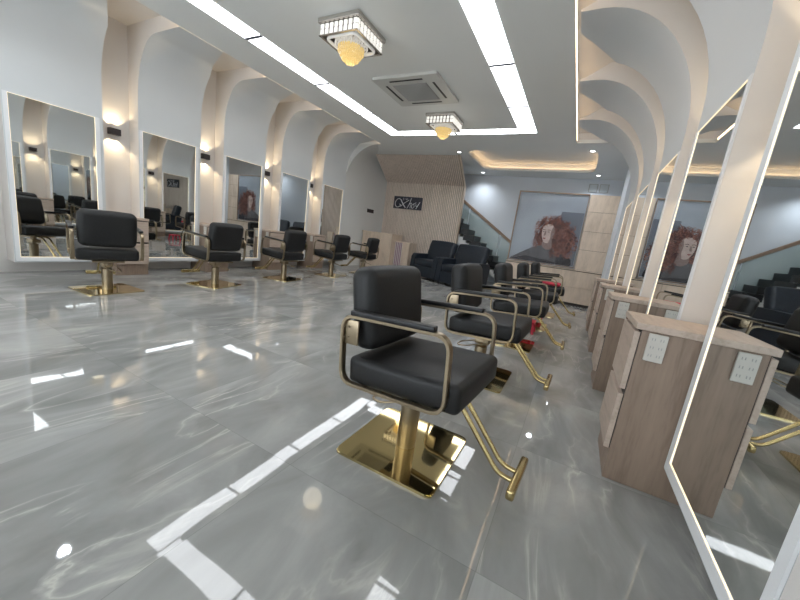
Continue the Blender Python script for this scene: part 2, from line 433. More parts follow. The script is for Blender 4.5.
for y0, y1, w in ((1.80, 2.05, 'near'), (6.16, 6.40, 'far')):
    lpanel(XI0 + g, xm - g, y0, y1, 'white glowing panel of the %s cross line, left half' % w)
    lpanel(xm + g, XI1 - g, y0, y1, 'white glowing panel of the %s cross line, right half' % w)

def downlight(x, y, label, on=True):
    t = thing('ceiling_downlight', label, 'downlight', (x, y, H), group='round downlights')
    bm = bmesh.new(); lathe(bm, [(.062, 0), (.062, -.006), (.045, -.010), (.042, 0)], n=24); obj('ring', bm, M['plastic'], t, 40)
    bm = bmesh.new(); cyl(bm, (0, 0, -.008), .042, .006, 20); obj('lens', bm, M['downlight'] if on else M['off_lens'], t)
    if on:
        l = bpy.data.lights.new('downlight_beam', 'SPOT'); l.energy = 20; l.spot_size = 2.5; l.spot_blend = 1.0; l.color = (.86, .93, 1); l.shadow_soft_size = .05
        lo = bpy.data.objects.new('downlight_beam', l); COL.objects.link(lo); lo.parent = t; lo.location = (0, 0, -.03)
downlight(-2.83, 7.58, 'lit round downlight beside the top of the slatted wall')
downlight(-2.80, 9.6, 'lit round downlight at the back left corner of the ceiling tray')
downlight(-.17, 7.45, 'lit round downlight at the front right corner of the ceiling tray')
downlight(.02, 9.5, 'lit round downlight above the two pale plaques')
downlight(-4.42, 1.25, 'lit round downlight at the left ceiling edge, nearest the camera')
downlight(-3.40, 1.5, 'unlit round downlight near the front left of the ceiling', False)
downlight(-2.95, 1.66, 'unlit round downlight before the near ceiling cross line', False)

# ------------------------------------------------------------------ air conditioner
t = thing('air_conditioner', 'square ceiling cassette air conditioner with grey grille between the chandeliers', 'air conditioner', (-2.43, 4.49, H - .0004), math.radians(0))
bm = bmesh.new(); prism(bm, rounded_rect(.47, .44, .03, 3, -.035), (0, 0, .035)); obj('body', bm, M['acbody'], t)
bm = B((-.25, -.25, -.046), (.25, .25, -.036), .006)
for k in range(16):
    y = -.225 + k * .03; box(bm, (-.235, y, -.050), (.235, y + .008, -.045))
obj('grille', bm, M['acgrille'], t)
for k in range(4):
    a = k * PI / 2; bm = B((-.24, .335, -.040), (.24, .362, -.0355))
    bmesh.ops.rotate(bm, verts=bm.verts, cent=(0, 0, 0), matrix=Matrix.Rotation(a, 3, 'Z')); o = obj('louver', bm, M['black'], t)
    o['label'] = 'dark air outlet slot'

# ------------------------------------------------------------------ chandeliers
def chandelier():
    t = thing('crystal_chandelier', '', 'chandelier')
    s = .25
    obj('ceiling_plate', B((-s, -s, -.045), (s, s, 0), .008), M['silver'], t)
    for k in range(4):
        a = k * PI / 2; bm = bmesh.new(); nb = 8; w = 2 * (s - .02) / nb
        for i in range(nb):
            x0 = -(s - .02) + i * w
            for z0, z1 in ((-.095, -.052), (-.15, -.10)):
                box(bm, (x0 + .009, s - .035, z0), (x0 + w - .009, s - .018, z1), .004, 1)
        box(bm, (-(s - .02), s - .040, -.152), (s - .02, s - .036, -.045), mi=1)
        box(bm, (-(s - .015), s - .036, -.158), (s - .015, s - .016, -.151), mi=2)
        bmesh.ops.rotate(bm, verts=bm.verts, cent=(0, 0, 0), matrix=Matrix.Rotation(a, 3, 'Z'))
        obj('crystal_panel', bm, [M['crystal'], M['crystal_gap'], M['silver']], t)
    bm = bmesh.new(); tube(bm, rounded_rect(.185, .185, .07, 6, -.155), .016, n=8, closed=True); obj('inner_ring', bm, M['crystalw'], t, 60)
    for nm, m, r0, r1, rings in (('clear_crystal_drops', M['crystalw'], .0, .165, 6), ('amber_crystal_drops', M['crystaly'], .0, .13, 6)):
        bm = bmesh.new()
        for q in range(rings + 1):
            r = r0 + (r1 - r0) * q / rings; cnt = max(1, int(q * 6))
            for k in range(cnt):
                a = 2 * PI * (k + .5 * (q % 2)) / cnt + random.uniform(-.05, .05); x, y = r * math.cos(a), r * math.sin(a)
                if nm.startswith('clear'): zt, L = -.10, .12 - .05 * (q / rings)
                else: zt, L = -.19 - .0 * q, .15 - .10 * (q / rings) ** 2
                z = zt
                while z > zt - L:
                    g_ = bmesh.ops.create_icosphere(bm, subdivisions=1, radius=.011, matrix=Matrix.Translation((x, y, z)) @ Matrix.Diagonal((.8, .8, 1.4, 1))); z -= .032
        o = obj(nm, bm, m, t); o['kind'] = 'stuff'
    l = bpy.data.lights.new('chandelier_glow', 'POINT'); l.energy = .9; l.color = (1, .88, .65); l.shadow_soft_size = .12
    lo = bpy.data.objects.new('chandelier_glow', l); COL.objects.link(lo); lo.parent = t; lo.location = (0, 0, -.42)
    return t
c1 = chandelier(); c1['label'] = 'square crystal chandelier with amber drops, nearer the camera'; c1['group'] = 'crystal chandeliers'; c1.location = (-2.50, 3.08, H)
c2 = copy_tree(c1); c2['label'] = 'square crystal chandelier beyond the air conditioner, before the far light line'; c2.location = (-2.41, 5.55, H)

# ------------------------------------------------------------------ mirrors
def mirror(side, y0, w, label):
    s = 1 if side > 0 else -1; xf = XR if s > 0 else XL
    h = MZ1 - MZ0
    t = thing('wall_mirror', label, 'mirror', (xf, y0 + w / 2, MZ0), group='tall lit mirrors on the %s wall' % ('right' if s > 0 else 'left'))
    X = lambda q: -s * q
    obj('mirror_glass', B((X(.0005), -w / 2, 0), (X(.003), w / 2, h)), M['mirror'], t)
    e = .003; x0, x1 = X(.0032), X(.0046); bm = bmesh.new()
    box(bm, (x0, -w / 2, 0), (x1, -w / 2 + e, h)); box(bm, (x0, w / 2 - e, 0), (x1, w / 2, h))
    box(bm, (x0, -w / 2 + e, 0), (x1, w / 2 - e, e)); box(bm, (x0, -w / 2 + e, h - e), (x1, w / 2 - e, h))
    obj('light_border', bm, M['led'], t)
    f0, f1, x0, x1 = .034, .044, X(.0005), X(.0075); bm = bmesh.new()
    box(bm, (x0, -w / 2 - f0, -f1), (x1, -w / 2, h + .006)); box(bm, (x0, w / 2, -f1), (x1, w / 2 + f1, h + .006))
    box(bm, (x0, -w / 2, -f1), (x1, w / 2, 0)); box(bm, (x0, -w / 2, h), (x1, w / 2, h + .006))
    obj('mirror_frame', bm, M['frame'], t)
on = ['nearest the camera', 'second from the camera', 'third from the camera', 'fourth from the camera', 'farthest from the camera']
for k, y in enumerate(BL): mirror(-1, y, MW, 'tall warm-lit mirror on the left wall, ' + (on[k - 1] if k else 'out of frame'))
for k, y in enumerate(BR): mirror(1, y, MWR, 'tall warm-lit mirror on the right wall, ' + (on[k - 1] if k else 'out of frame'))

# ------------------------------------------------------------------ sconces
def sconce(side, y, label):
    s = 1 if side > 0 else -1; xb = XRB if s > 0 else XLB
    t = thing('wall_sconce', label, 'wall lamp', (xb, y, 1.83), group='up and down sconces on the %s wall' % ('right' if s > 0 else 'left'))
    obj('housing', B((-s * .01, -.06, -.04), (-s * .09, .06, .04), .004), M['sconce'], t)
    obj('mounting_plate', B((0, -.05, -.03), (-s * .011, .05, .03)), M['sconce'], t)
    for dz in (-1, 1):
        for dy in (-.028, .028):
            l = bpy.data.lights.new('sconce_beam', 'SPOT'); l.energy = 2.2; l.spot_size = 1.5; l.spot_blend = .35; l.color = (1, .80, .52); l.shadow_soft_size = .012
            lo = bpy.data.objects.new('sconce_beam', l); COL.objects.link(lo); lo.parent = t
            lo.location = (-s * .055, dy, dz * .046)
            d = Vector((s * .10, dy * 3.5, dz * 1.)); lo.rotation_euler = d.to_track_quat('-Z', 'Y').to_euler()
gapL = [(a + MW + .08 + b - .045) / 2 for a, b in zip(BL, BL[1:])]; gapR = [(a + MWR + .07 + b - .035) / 2 for a, b in zip(BR, BR[1:])]
for k, y in enumerate(gapL[1:]): sconce(-1, y, 'small dark up-down sconce on the left wall, %s' % (['between the first two mirrors', 'between the second and third mirrors', 'between the third and fourth mirrors', 'between the fourth and fifth mirrors', 'past the last mirror'][k]))
for k, y in enumerate(gapR[1:]): sconce(1, y, 'small dark up-down sconce on the right wall, %s' % (['between the first two mirrors', 'between the second and third mirrors', 'between the third and fourth mirrors', 'between the fourth and fifth mirrors'][k]))

# ------------------------------------------------------------------ cabinets with power sockets
def cabinet():
    t = thing('station_cabinet', '', 'cabinet')
    W, D, Hc = .37, .45, .735          # local: x depth (front at x=0 facing -x), y width, near side at y=0
    obj('carcass', B((.0, 0, 0), (D, W, Hc), .003), M['wood'], t)
    obj('worktop', B((-.025, -.006, Hc), (D, W + .006, Hc + .03), .003), M['wood_lit'], t)
    for z0, z1 in ((.15, .425), (.45, .722)):
        d = obj('drawer', B((-.026, .004, z0), (-.004, W - .004, z1), .002), M['wood_lit'], t)
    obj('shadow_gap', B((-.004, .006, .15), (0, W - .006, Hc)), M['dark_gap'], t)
    p = obj('socket_plate', B((.026, -.010, .605), (.096, 0, .728), .004), M['plastic'], t); p['label'] = 'white power socket plate'
    for i in range(3):
        bm = bmesh.new(); z = .632 + i * .036
        for xx in (.046, .076):
            for dx in (-.005, .005): box(bm, (xx + dx - .0013, -.0108, z - .005), (xx + dx + .0013, -.0098, z + .006))
        obj('socket', bm, M['socket'], p)
    return t
cab0 = cabinet(); used = False
def place_cab(x, y, rz, label, group, flip=False):
    global used
    c = cab0 if not used else copy_tree(cab0); used = True
    c.location = (x, y, 0); c['label'] = label; c['group'] = group
    if flip: c.scale = (-1, 1, 1)
where = ['nearest the camera', 'second from the camera', 'third from the camera', 'fourth and farthest along the wall']
for k, y in enumerate(gapR[1:]): place_cab(XRB - .45, y - .20, 0, 'light oak drawer cabinet on the right wall, ' + where[k], 'cabinets between the right mirrors')
whereL = ['at the left edge of the photo', 'behind the nearest left chair', 'behind the second left chair', 'behind the third left chair', 'behind the fourth left chair']
for k, y in enumerate(gapL):
    if k: place_cab(XLB + .45, y - .185, 0, 'light oak drawer cabinet on the left wall, ' + whereL[k], 'cabinets between the left mirrors', True)

# ------------------------------------------------------------------ styling chairs
def salon_chair():
    t = thing('styling_chair', '', 'chair')
    up = []                                    # parts that swivel with the seat
    bm = bmesh.new(); prism(bm, rounded_rect(.24, .25, .03, 5, 0), (0, 0, .012)); 
    es = [e for e in bm.edges if all(abs(v.co.z - .012) < 1e-5 for v in e.verts)]
    bmesh.ops.bevel(bm, geom=es, offset=.004, segments=2, affect='EDGES')
    obj('base_plate', bm, M['gold'], t, 50)
    bm = bmesh.new(); lathe(bm, [(.047, .012), (.047, .235), (.036, .245)], n=28)
    obj('pump_column', bm, M['bronze'], t, 35)
    bm = bmesh.new(); lathe(bm, [(.030, .245), (.030, .33)], n=20); box(bm, (-.05, -.05, .258), (.062, .05, .305), .012, 2); obj('swivel_collar', bm, M['bronze'], t, 35); up.append(COL.objects[-1])
    # pump lever
    pts = fillet([(-.02, .03, .275), (-.06, .02, .262), (-.16, -.02, .235), (-.17, -.10, .225), (-.10, -.11, .232), (.02, -.062, .27)], .035, 5)
    bm = bmesh.new(); tube(bm, pts, .0055, n=8); obj('pump_lever', bm, M['bronze'], t, 60); up.append(COL.objects[-1])
    R = Matrix.Rotation(math.radians(-4), 4, 'Y')
    def tilt(bm, pivot=(0, 0, .40)):
        P = Vector(pivot)
        for v in bm.verts: v.co = R @ (v.co - P) + P
        return bm
    bm = bmesh.new(); box(bm, (-.19, -.13, .335), (.17, .13, .352), .003); box(bm, (-.15, -.255, .352), (-.11, .255, .364)); box(bm, (.10, -.255, .352), (.14, .255, .364))
    obj('seat_support', tilt(bm), M['bronze'], t); up.append(COL.objects[-1])
    bm = cushion(.515, .50, .118, .026, .008)
    for v in bm.verts: v.co += Vector((.050, 0, .420))
    obj('seat', tilt(bm), M['leather'], t, 85); up.append(COL.objects[-1])
    bm = cushion(.125, .455, .355, .048, .008)
    L = Matrix.Rotation(math.radians(-9), 4, 'Y')
    for v in bm.verts: v.co = L @ v.co + Vector((-.190, 0, .672))
    obj('backrest', bm, M['leather'], t, 85); up.append(COL.objects[-1])
    for sgn in (-1, 1):
        y = sgn * .272
        lp = fillet([(-.220, y, .368), (.265, y, .368), (.265, y, .662), (-.220, y, .662)], .065, 6, True)
        bm = bmesh.new(); tube(bm, lp, .030, .015, closed=True, side=(0, 1, 0))
        box(bm, (-.212, y - .005, .54), (-.140, y + .005, .645), .004); tilt(bm)
        f = obj('arm_frame', bm, M['bronze'], t, 35); up.append(f)
        bm = bmesh.new(); box(bm, (-.175, y - .019, .667), (.205, y + .019, .689), .006, 3); tilt(bm)
        obj('arm_pad', bm, M['pad'], f, 35)
        bm = bmesh.new()
        for dy in (-.012, .012):
            for zz in (.57, .615): bmesh.ops.create_icosphere(bm, subdivisions=1, radius=.006, matrix=Matrix.Translation((-.2 + dy, y + sgn * -.006 * -1, zz)))
        tilt(bm); obj('bolt', bm, M['bronze'], f)
    # footrest: two bent rods and a bar
    for sgn in (-1, 1):
        y = sgn * .034
        pts = fillet([(.12, y, .350), (.235, y, .345), (.445, y, .108), (.520, y, .102)], .035, 6)
        bm = bmesh.new(); tube(bm, pts, .0105, n=10); obj('footrest_rod', bm, M['goldt'], t, 60); up.append(COL.objects[-1])
    bm = bmesh.new(); box(bm, (.505, -.135, .085), (.537, .135, .128), .010, 3); obj('footrest_bar', bm, M['goldt'], t, 40); up.append(COL.objects[-1])
    for o in up: o['swivels'] = 1
    return t
ch0 = salon_chair(); first = True
def place_chair(x, y, rz, sw, label, group):
    global first
    c = ch0 if first else copy_tree(ch0); first = False
    c.location = (x, y, 0); c.rotation_euler = (0, 0, math.radians(rz)); c['label'] = label; c['group'] = group
    for ch in [o for o in COL.objects if o.parent == c and o.get('swivels')]: ch.rotation_euler = (0, 0, math.radians(sw))
g1 = 'black and gold chairs facing the right wall mirrors'; g2 = 'black and gold chairs facing the left wall mirrors'
lab = ['black salon chair on a gold base in the foreground, nearest the camera', 'black salon chair with gold frame directly behind the foreground chair',
       'black salon chair in the right row, third from the camera', 'black salon chair in the right row, fourth from the camera', 'black salon chair at the far end of the right row, with a red towel']
for k, (x, y, sw) in enumerate([(-.555, 1.37, -4), (-.53, 2.57, -2), (-.48, 3.78, 0), (-.44, 4.98, 2), (-.40, 6.15, 2)]): place_chair(x, y, 0, sw, lab[k], g1)
lab = ['black salon chair seen from behind before the nearest left mirror', 'black salon chair before the second left mirror', 'black salon chair before the third left mirror',
       'black salon chair before the fourth left mirror', 'black salon chair farthest along the left wall, by the reception desk']
for k, (x, y, rz, sw) in enumerate([(-4.44, 1.72, 182, -17), (-4.33, 2.88, 194, -11), (-4.40, 4.17, 190, -6), (-4.42, 5.45, 190, -6), (-4.45, 6.65, 190, -4)]): place_chair(x, y, rz, sw, lab[k], g2)

# ------------------------------------------------------------------ sofas (two dark armchair-sofas side by side)
def sofa_unit():
    t = thing('sofa', '', 'sofa')
    W = 1.0                                   # local x along the front, +y to the back
    obj('base', B((.03, .03, .05), (W - .03, .68, .32), .03, 3), M['navy'], t, 40)
    bm = cushion(W - .30, .56, .17, .04, .02)
    for v in bm.verts: v.co += Vector((W / 2, .31, .40))
    obj('seat_cushion', bm, M['navy'], t, 40)
    bm = cushion(W - .12, .16, .60, .05, .02); Rm = Matrix.Rotation(math.radians(-14), 4, 'X')
    for v in bm.verts:
        q = v.co.copy()
        q.y -= .012 * max(0, math.cos(q.z * 2 * PI / .15)) if q.y < 0 else 0
        v.co = Rm @ q + Vector((W / 2, .60, .68))
    obj('backrest', bm, M['navy'], t, 40)
    for x0, x1 in ((0, .15), (W - .15, W)):
        bm = bmesh.new(); prism(bm, [(x0, p.x, p.y) for p in fillet([(.0, .05, 0), (.70, .05, 0), (.74, .62, 0), (.05, .60, 0)], .07, 5, True)], (x1 - x0, 0, 0))
        es = [e for e in bm.edges if abs(e.verts[0].co.x - e.verts[1].co.x) < 1e-6]
        bmesh.ops.bevel(bm, geom=es, offset=.02, segments=3, affect='EDGES'); obj('armrest', bm, M['navy'], t, 45)
    for x in (.08, W - .08):
        for y in (.08, .64):
            bm = bmesh.new(); cyl(bm, (x, y, 0), .018, .06, 12, .025); obj('leg', bm, M['black'], t, 40)
    return t
s1 = sofa_unit(); ang = -25.5
s1.location = (-3.84, 7.88, 0); s1.rotation_euler = (0, 0, math.radians(ang)); s1['label'] = 'dark navy sofa before the slatted wall, left one of two'; s1['group'] = 'dark navy sofas'
s2 = copy_tree(s1); s2.location = (-3.84 + 1.02 * math.cos(math.radians(ang)), 7.88 + 1.02 * math.sin(math.radians(ang)), 0); s2['label'] = 'dark navy sofa nearest the stairs, right one of two'

# ------------------------------------------------------------------ reception desk
t = thing('reception_desk', 'pale oak reception desk with a purple lit slatted panel before the slatted wall', 'desk', (-5.44, 7.95, 0))
obj('counter', B((0, 0, 0), (.94, .60, .97), .004), M['woodl'], t)
obj('countertop', B((-.02, -.02, .97), (.96, .62, 1.0), .004), M['woodl'], t)
obj('side_panel', B((1.19, .20, 0), (1.40, .62, .80), .004), M['woodl'], t)
obj('lower_top', B((.94, .18, .80), (1.42, .64, .83), .004), M['woodl'], t)
bm = bmesh.new()
for k in range(5): box(bm, (.945 + k * .052, .232, 0), (.970 + k * .052, .249, .80))
obj('slatted_front', bm, M['plastic'], t)
obj('light_backing', B((.94, .25, 0), (1.20, .27, .80)), M['purple'], t)
tag(obj('switch_plate', B((XL - .022, 8.10, 1.51), (XL - .005, 8.42, 1.61), .003), M['sconce']), 'dark switch plate on the white wall left of the slatted wall', 'switch')

# sign board with script lettering
bx0, bx1, bz0, bz1 = -5.14, -4.22, 1.765, 2.115
t = thing('wall_sign', 'dark board with white script lettering on the slatted wall', 'sign', (bx0, YS - .02, bz0))
W_, H_ = bx1 - bx0, bz1 - bz0
obj('board', B((0, -.035, 0), (W_, 0, H_), .003), M['sign'], t)
def stroke(name, pts, r=.009):
    P = []
    for x, y in pts:
        u = (x - 95) / 555; v = (y - 122 - (x - 95) * .065) / 238
        P.append(Vector((u * W_, -.040, (1 - v) * H_)))
    Q = []                                       # Catmull-Rom
    for i in range(len(P) - 1):
        p0, p1, p2, p3 = P[max(i - 1, 0)], P[i], P[i + 1], P[min(i + 2, len(P) - 1)]
        for k in range(6):
            a = k / 6; Q.append(.5 * ((2 * p1) + (p2 - p0) * a + (2 * p0 - 5 * p1 + 4 * p2 - p3) * a * a + (3 * p1 - p0 - 3 * p2 + p3) * a ** 3))
    Q.append(P[-1]); bm = bmesh.new(); tube(bm, Q, r, n=6); return bm
def join(bms):
    out = bmesh.new()
    for b in bms:
        me = bpy.data.meshes.new('t'); b.to_mesh(me); b.free(); out.from_mesh(me); bpy.data.meshes.remove(me)
    return out
obj('letter', join([stroke('K', [(250, 215), (215, 180), (165, 185), (132, 235), (130, 290), (160, 335), (205, 335), (240, 300), (215, 280)]),
                    stroke('K', [(235, 195), (265, 245), (300, 300), (340, 350)], .014), stroke('K', [(400, 200), (350, 235), (300, 270), (240, 330)], .008),
                    stroke('K', [(285, 160), (292, 205)], .006)]), M['script'], t, 60)
obj('letter', join([stroke('h', [(437, 165), (425, 230), (395, 320), (370, 365)], .009), stroke('h', [(385, 325), (425, 270), (450, 262), (440, 310), (428, 360)], .007)]), M['script'], t, 60)
obj('letter', join([stroke('o', [(495, 275), (465, 300), (460, 345), (485, 358), (510, 325), (500, 280), (530, 262), (535, 245)], .007), stroke('v', [(330, 170), (345, 200), (370, 170)], .006)]), M['script'], t, 60)
obj('letter', join([stroke('y', [(540, 280), (545, 320), (570, 315), (590, 280)], .007), stroke('y', [(612, 240), (585, 300), (548, 372)], .009)]), M['script'], t, 60)

# ------------------------------------------------------------------ back feature unit: base cabinets, portrait, wood panels
BX0, BX1, BY = -1.45, .49, 8.0
t = thing('back_cabinet', 'long pale oak base cabinet under the red-haired portrait', 'cabinet', (BX0, BY, 0))
w = BX1 - BX0
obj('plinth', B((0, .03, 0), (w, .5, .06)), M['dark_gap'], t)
obj('carcass', B((0, .02, .06), (w, .5, .74)), M['woodl'], t)
obj('worktop', B((0, -.01, .752), (w, .5, .775), .003), M['woodl'], t)
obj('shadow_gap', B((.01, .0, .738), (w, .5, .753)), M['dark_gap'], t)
nd = 4
for k in range(nd):
    for z0, z1 in ((.062, .392), (.402, .736)):
        obj('door', B((w / nd * k + .002, 0, z0), (w / nd * (k + 1) - .002, .02, z1), .0015), M['woodl'], t)
struct('wall_partition', B((BX0 + .02, BY + .031, .78), (BX1, BY + .5, 2.29)), M['backwall'])
t = thing('wood_wall_panel', 'tall pale oak panelling right of the red-haired portrait', 'wall panel', (-.03, BY, .775))
zz = [0, .42, .80, 1.19, 1.535]
for a, b in zip(zz, zz[1:]): obj('panel', B((0, 0, a + .003), (.515, .03, b - .003), .0015), M['woodl'], t)
obj('backing', B((0, .02, 0), (.515, .03, 1.535)), M['dark_gap'], t)

def portrait():
    X0, Z0, W, Hh = -1.43, .795, 1.385, 1.515
    t = thing('framed_portrait', 'large glossy portrait of a person with long curly red hair and dark clothing', 'picture', (X0, BY + .03, Z0))
    fr = .022
    bm = bmesh.new(); box(bm, (0, -.05, 0), (fr, 0, Hh)); box(bm, (W - fr * .5, -.05, 0), (W, 0, Hh)); box(bm, (fr, -.05, Hh - fr), (W, 0, Hh)); box(bm, (fr, -.05, 0), (W, 0, fr * .8))
    obj('picture_frame', bm, M['frame_wood'], t)
    bg = mat('portrait_backdrop', (.30, .34, .39), .35); tt = NT(bg)
    tc = tt.n('ShaderNodeTexCoord'); nz = tt.n('ShaderNodeTexNoise'); nz.inputs['Scale'].default_value = 1.3; tt.l(tc.outputs['Object'], nz.inputs['Vector'])
    tt.l(tt.ramp(nz.outputs['Fac'], [(.3, (.30, .335, .38)), (.7, (.42, .46, .51))]), tt.b.inputs['Base Color'])
    obj('backdrop', B((fr * .9, -.020, fr * .7), (W - fr * .4, -.004, Hh - fr * .9)), bg, t)
    px = lambda x, z: (x - X0, z - Z0)
    def flat(name, pts, y, m, r=.03):
        q = fillet([(*px(x, z), 0) for x, z in pts], r, 5, True)
        bm = bmesh.new(); prism(bm, [(p.x, y, p.y) for p in q], (0, .0015, 0)); return obj(name, bm, m, t)
    dark = mat('portrait_painted_reflection', (.15, .165, .20), .5)  # dark rectangle painted in for a reflection on the picture glass
    flat('painted_reflection', [(-.50, .83), (-.07, .83), (-.07, 1.93), (-.50, 1.93)], -.0225, dark, .01)
    skin = noisy(mat('portrait_skin', (.58, .44, .39), .5), 9, .1); skins = mat('portrait_skin_shade', (.27, .185, .165), .5)
    cloth = noisy(mat('portrait_grey_coat', (.115, .112, .12), .6), 6, .25); cloth2 = noisy(mat('portrait_dark_coat', (.035, .032, .04), .6), 6, .35)
    hairm = [mat('portrait_hair_%d' % i, c, .55) for i, c in enumerate([(.12, .036, .030), (.22, .075, .052), (.34, .15, .105), (.06, .02, .018)])]
    # hair behind
    def curls(name, n, y, region, mats, seed, lw=(.010, .022)):
        rnd = random.Random(seed); bm = bmesh.new()
        for i in range(n):
            cx_, cz_ = region(rnd)
            a0 = rnd.uniform(0, 2 * PI); L = rnd.uniform(.07, .17); amp = rnd.uniform(.012, .032); fr_ = rnd.uniform(1.2, 2.6)
            dirx = rnd.uniform(-.5, .5) + (cx_ + .42) * .9; d = Vector((dirx, -1)).normalized() if rnd.random() < .8 else Vector((math.cos(a0), math.sin(a0)))
            nrm = Vector((-d.y, d.x)); hw = rnd.uniform(*lw) / 2; vs = []; yy = y - .0016 * i / n
            N = 12
            for k in range(N + 1):
                q = k / N; c = Vector((cx_, cz_)) + d * (q - .5) * L + nrm * amp * math.sin(q * fr_ * PI * 2 + a0)
                wv = hw * math.sin(PI * min(max(q, .04), .96)) ** .5
                ax, az = px(*(c + nrm * wv)); bx_, bz_ = px(*(c - nrm * wv))
                ax = min(max(ax, fr), W - fr); bx_ = min(max(bx_, fr), W - fr)
                vs.append((bm.verts.new((ax, yy, az)), bm.verts.new((bx_, yy, bz_))))
            mi = rnd.randrange(len(mats))
            for a, b in zip(vs, vs[1:]):
                f = bm.faces.new((a[0], a[1], b[1], b[0])); f.material_index = mi
        return obj(name, bm, mats, t)
    def reg_back(r):
        while True:
            x, z = r.uniform(-.94, -.07), r.uniform(.93, 1.80)
            cxh = -.60 + .06 * (1.5 - z); half = .27 + .23 * min(1, max(0, (1.80 - z) / .45)); 
            if z < 1.15: half *= max(.35, (z - .80) / .35)
            if abs(x - cxh) < half and (z < 1.62 or ((x + .62) / .36) ** 2 + ((z - 1.55) / .27) ** 2 < 1): return x, z
    flat('hair_mass', [(-.88, 1.22), (-.86, 1.55), (-.74, 1.73), (-.50, 1.76), (-.30, 1.62), (-.16, 1.36), (-.17, 1.12), (-.34, 1.0), (-.55, 1.05), (-.75, 1.18)], -.024, hairm[0], .12)
    curls('back_curls', 420, -.026, reg_back, hairm, 3)
    # coat and shoulders
    flat('coat', [(-1.38, .84), (-1.16, .99), (-.92, 1.14), (-.74, 1.20), (-.52, 1.17), (-.42, .98), (-.40, .82), (-1.38, .82)], -.030, cloth, .07)
    flat('coat_shadow', [(-1.36, .83), (-1.05, .93), (-.80, .90), (-.60, .88), (-.44, .86), (-.43, .82), (-1.36, .82)], -.0325, cloth2, .03)
    flat('sleeve', [(-.42, 1.10), (-.28, 1.02), (-.14, .98), (-.11, .82), (-.44, .82)], -.030, cloth2, .05)
    flat('neck', [(-.75, 1.36), (-.58, 1.36), (-.55, 1.14), (-.66, 1.10), (-.77, 1.18)], -.0335, skins, .04)
    # face turned to the left, lit on the left side
    flat('face', [(-.80, 1.60), (-.70, 1.66), (-.58, 1.62), (-.54, 1.46), (-.57, 1.32), (-.66, 1.24), (-.73, 1.25), (-.78, 1.33), (-.815, 1.46)], -.036, skin, .06)
    flat('face_shade', [(-.60, 1.62), (-.54, 1.50), (-.56, 1.33), (-.65, 1.25), (-.62, 1.34), (-.63, 1.50)], -.038, skins, .03)
    flat('nose', [(-.745, 1.50), (-.725, 1.50), (-.722, 1.42), (-.745, 1.395), (-.765, 1.405)], -.040, skins, .01)
    for x in (-.775, -.675):
        flat('eyebrow', [(x - .028, 1.522), (x, 1.535), (x + .035, 1.522), (x + .033, 1.514), (x, 1.524), (x - .026, 1.514)], -.040, hairm[3], .003)
        flat('eye', [(x - .024, 1.483), (x, 1.494), (x + .026, 1.482), (x, 1.474)], -.0402, mat('portrait_eye', (.06, .05, .05), .4), .006)
    flat('mouth', [(-.778, 1.345), (-.75, 1.358), (-.70, 1.345), (-.74, 1.325)], -.040, mat('portrait_lips', (.30, .09, .085), .4), .008)
    def reg_front(r):
        while True:
            x, z = r.uniform(-1.02, -.12), r.uniform(1.0, 1.78)
            inside_face = -.81 < x < -.59 and 1.22 < z < 1.62
            dx = x + .68; 
            if inside_face: continue
            if z > 1.60 and -.88 < x < -.30 and ((x + .60) / .32) ** 2 + ((z - 1.55) / .24) ** 2 < 1: return x, z
            if -.57 < x < -.16 and z < 1.62: return x, z
            if -.95 < x < -.83 and 1.15 < z < 1.6 and r.random() < .6: return x, z
    curls('front_curls', 300, -.042, reg_front, hairm, 8, (.008, .018))
    gl = mat('portrait_glazing', (.1, .1, .1), .03, 0, .5, alpha=.06)
    obj('glazing', B((fr, -.049, fr * .8), (W - fr * .5, -.047, Hh - fr)), gl, t)
portrait()
for x0, lb in ((-.13, 'left'), (.11, 'right')):
    t = thing('wall_plaque', 'small square pale plaque above the oak panelling, ' + lb + ' of two', 'plaque', (x0, YB, 2.69), group='pale plaques on the back wall')
    obj('plate', B((0, -.02, 0), (.20, 0, .20), .003), M['board'], t)
    bm = bmesh.new(); box(bm, (0, -.024, 0), (.015, -.018, .20)); box(bm, (.185, -.024, 0), (.20, -.018, .20)); box(bm, (.015, -.024, 0), (.185, -.018, .012)); box(bm, (.015, -.024, .188), (.185, -.018, .20)); obj('frame', bm, M['acgrille'], t)

# ------------------------------------------------------------------ staircase
t = thing('staircase', 'black granite staircase with glass balustrade rising behind the sofas', 'staircase', (0, 9.15, 0))
sx, sz, run, rise = -1.30, 0.0, .2, .155
i0 = 0
nst = 15
for k in range(nst):
    x1 = -1.02 - run * k; z1 = .155 * (k + 1) * 1.0 - .15 + .00
    bm = bmesh.new(); box(bm, (x1 - run - .10, 0, max(.001, z1 - .15)), (x1 + .02, .66, z1)); box(bm, (x1 - .03, .01, max(0, z1 - .155)), (x1 + .0, .66, z1 - .02))
    obj('step', bm, M['granite'], t)
pts = [(-1.03, .02, 0)]
for k in range(nst):
    x1 = -1.035 - run * k; z1 = max(.02, .155 * (k + 1) - .15 - .22); pts += [(x1, .02, z1), (x1 - run, .02, z1)]
pts += [(pts[-1][0], .02, pts[-1][2] - .3), (-1.6, .02, 0)]
bm = bmesh.new(); prism(bm, pts, (0, .62, 0)); bmesh.ops.triangulate(bm, faces=[f for f in bm.faces if len(f.verts) > 4]); obj('stringer', bm, M['wall'], t)
slope = .66
zr = lambda x: 1.18 - (x + 1.72) * slope
bm = bmesh.new(); tube(bm, [(-1.05, .76, zr(-1.05)), (-4.1, .76, zr(-4.1))], .05, .075, side=(0, 1, 0)); obj('handrail', bm, M['frame_wood'], t)
gm = mat('balustrade_glass', (.62, .74, .72), .05, 0, .5, alpha=.35)
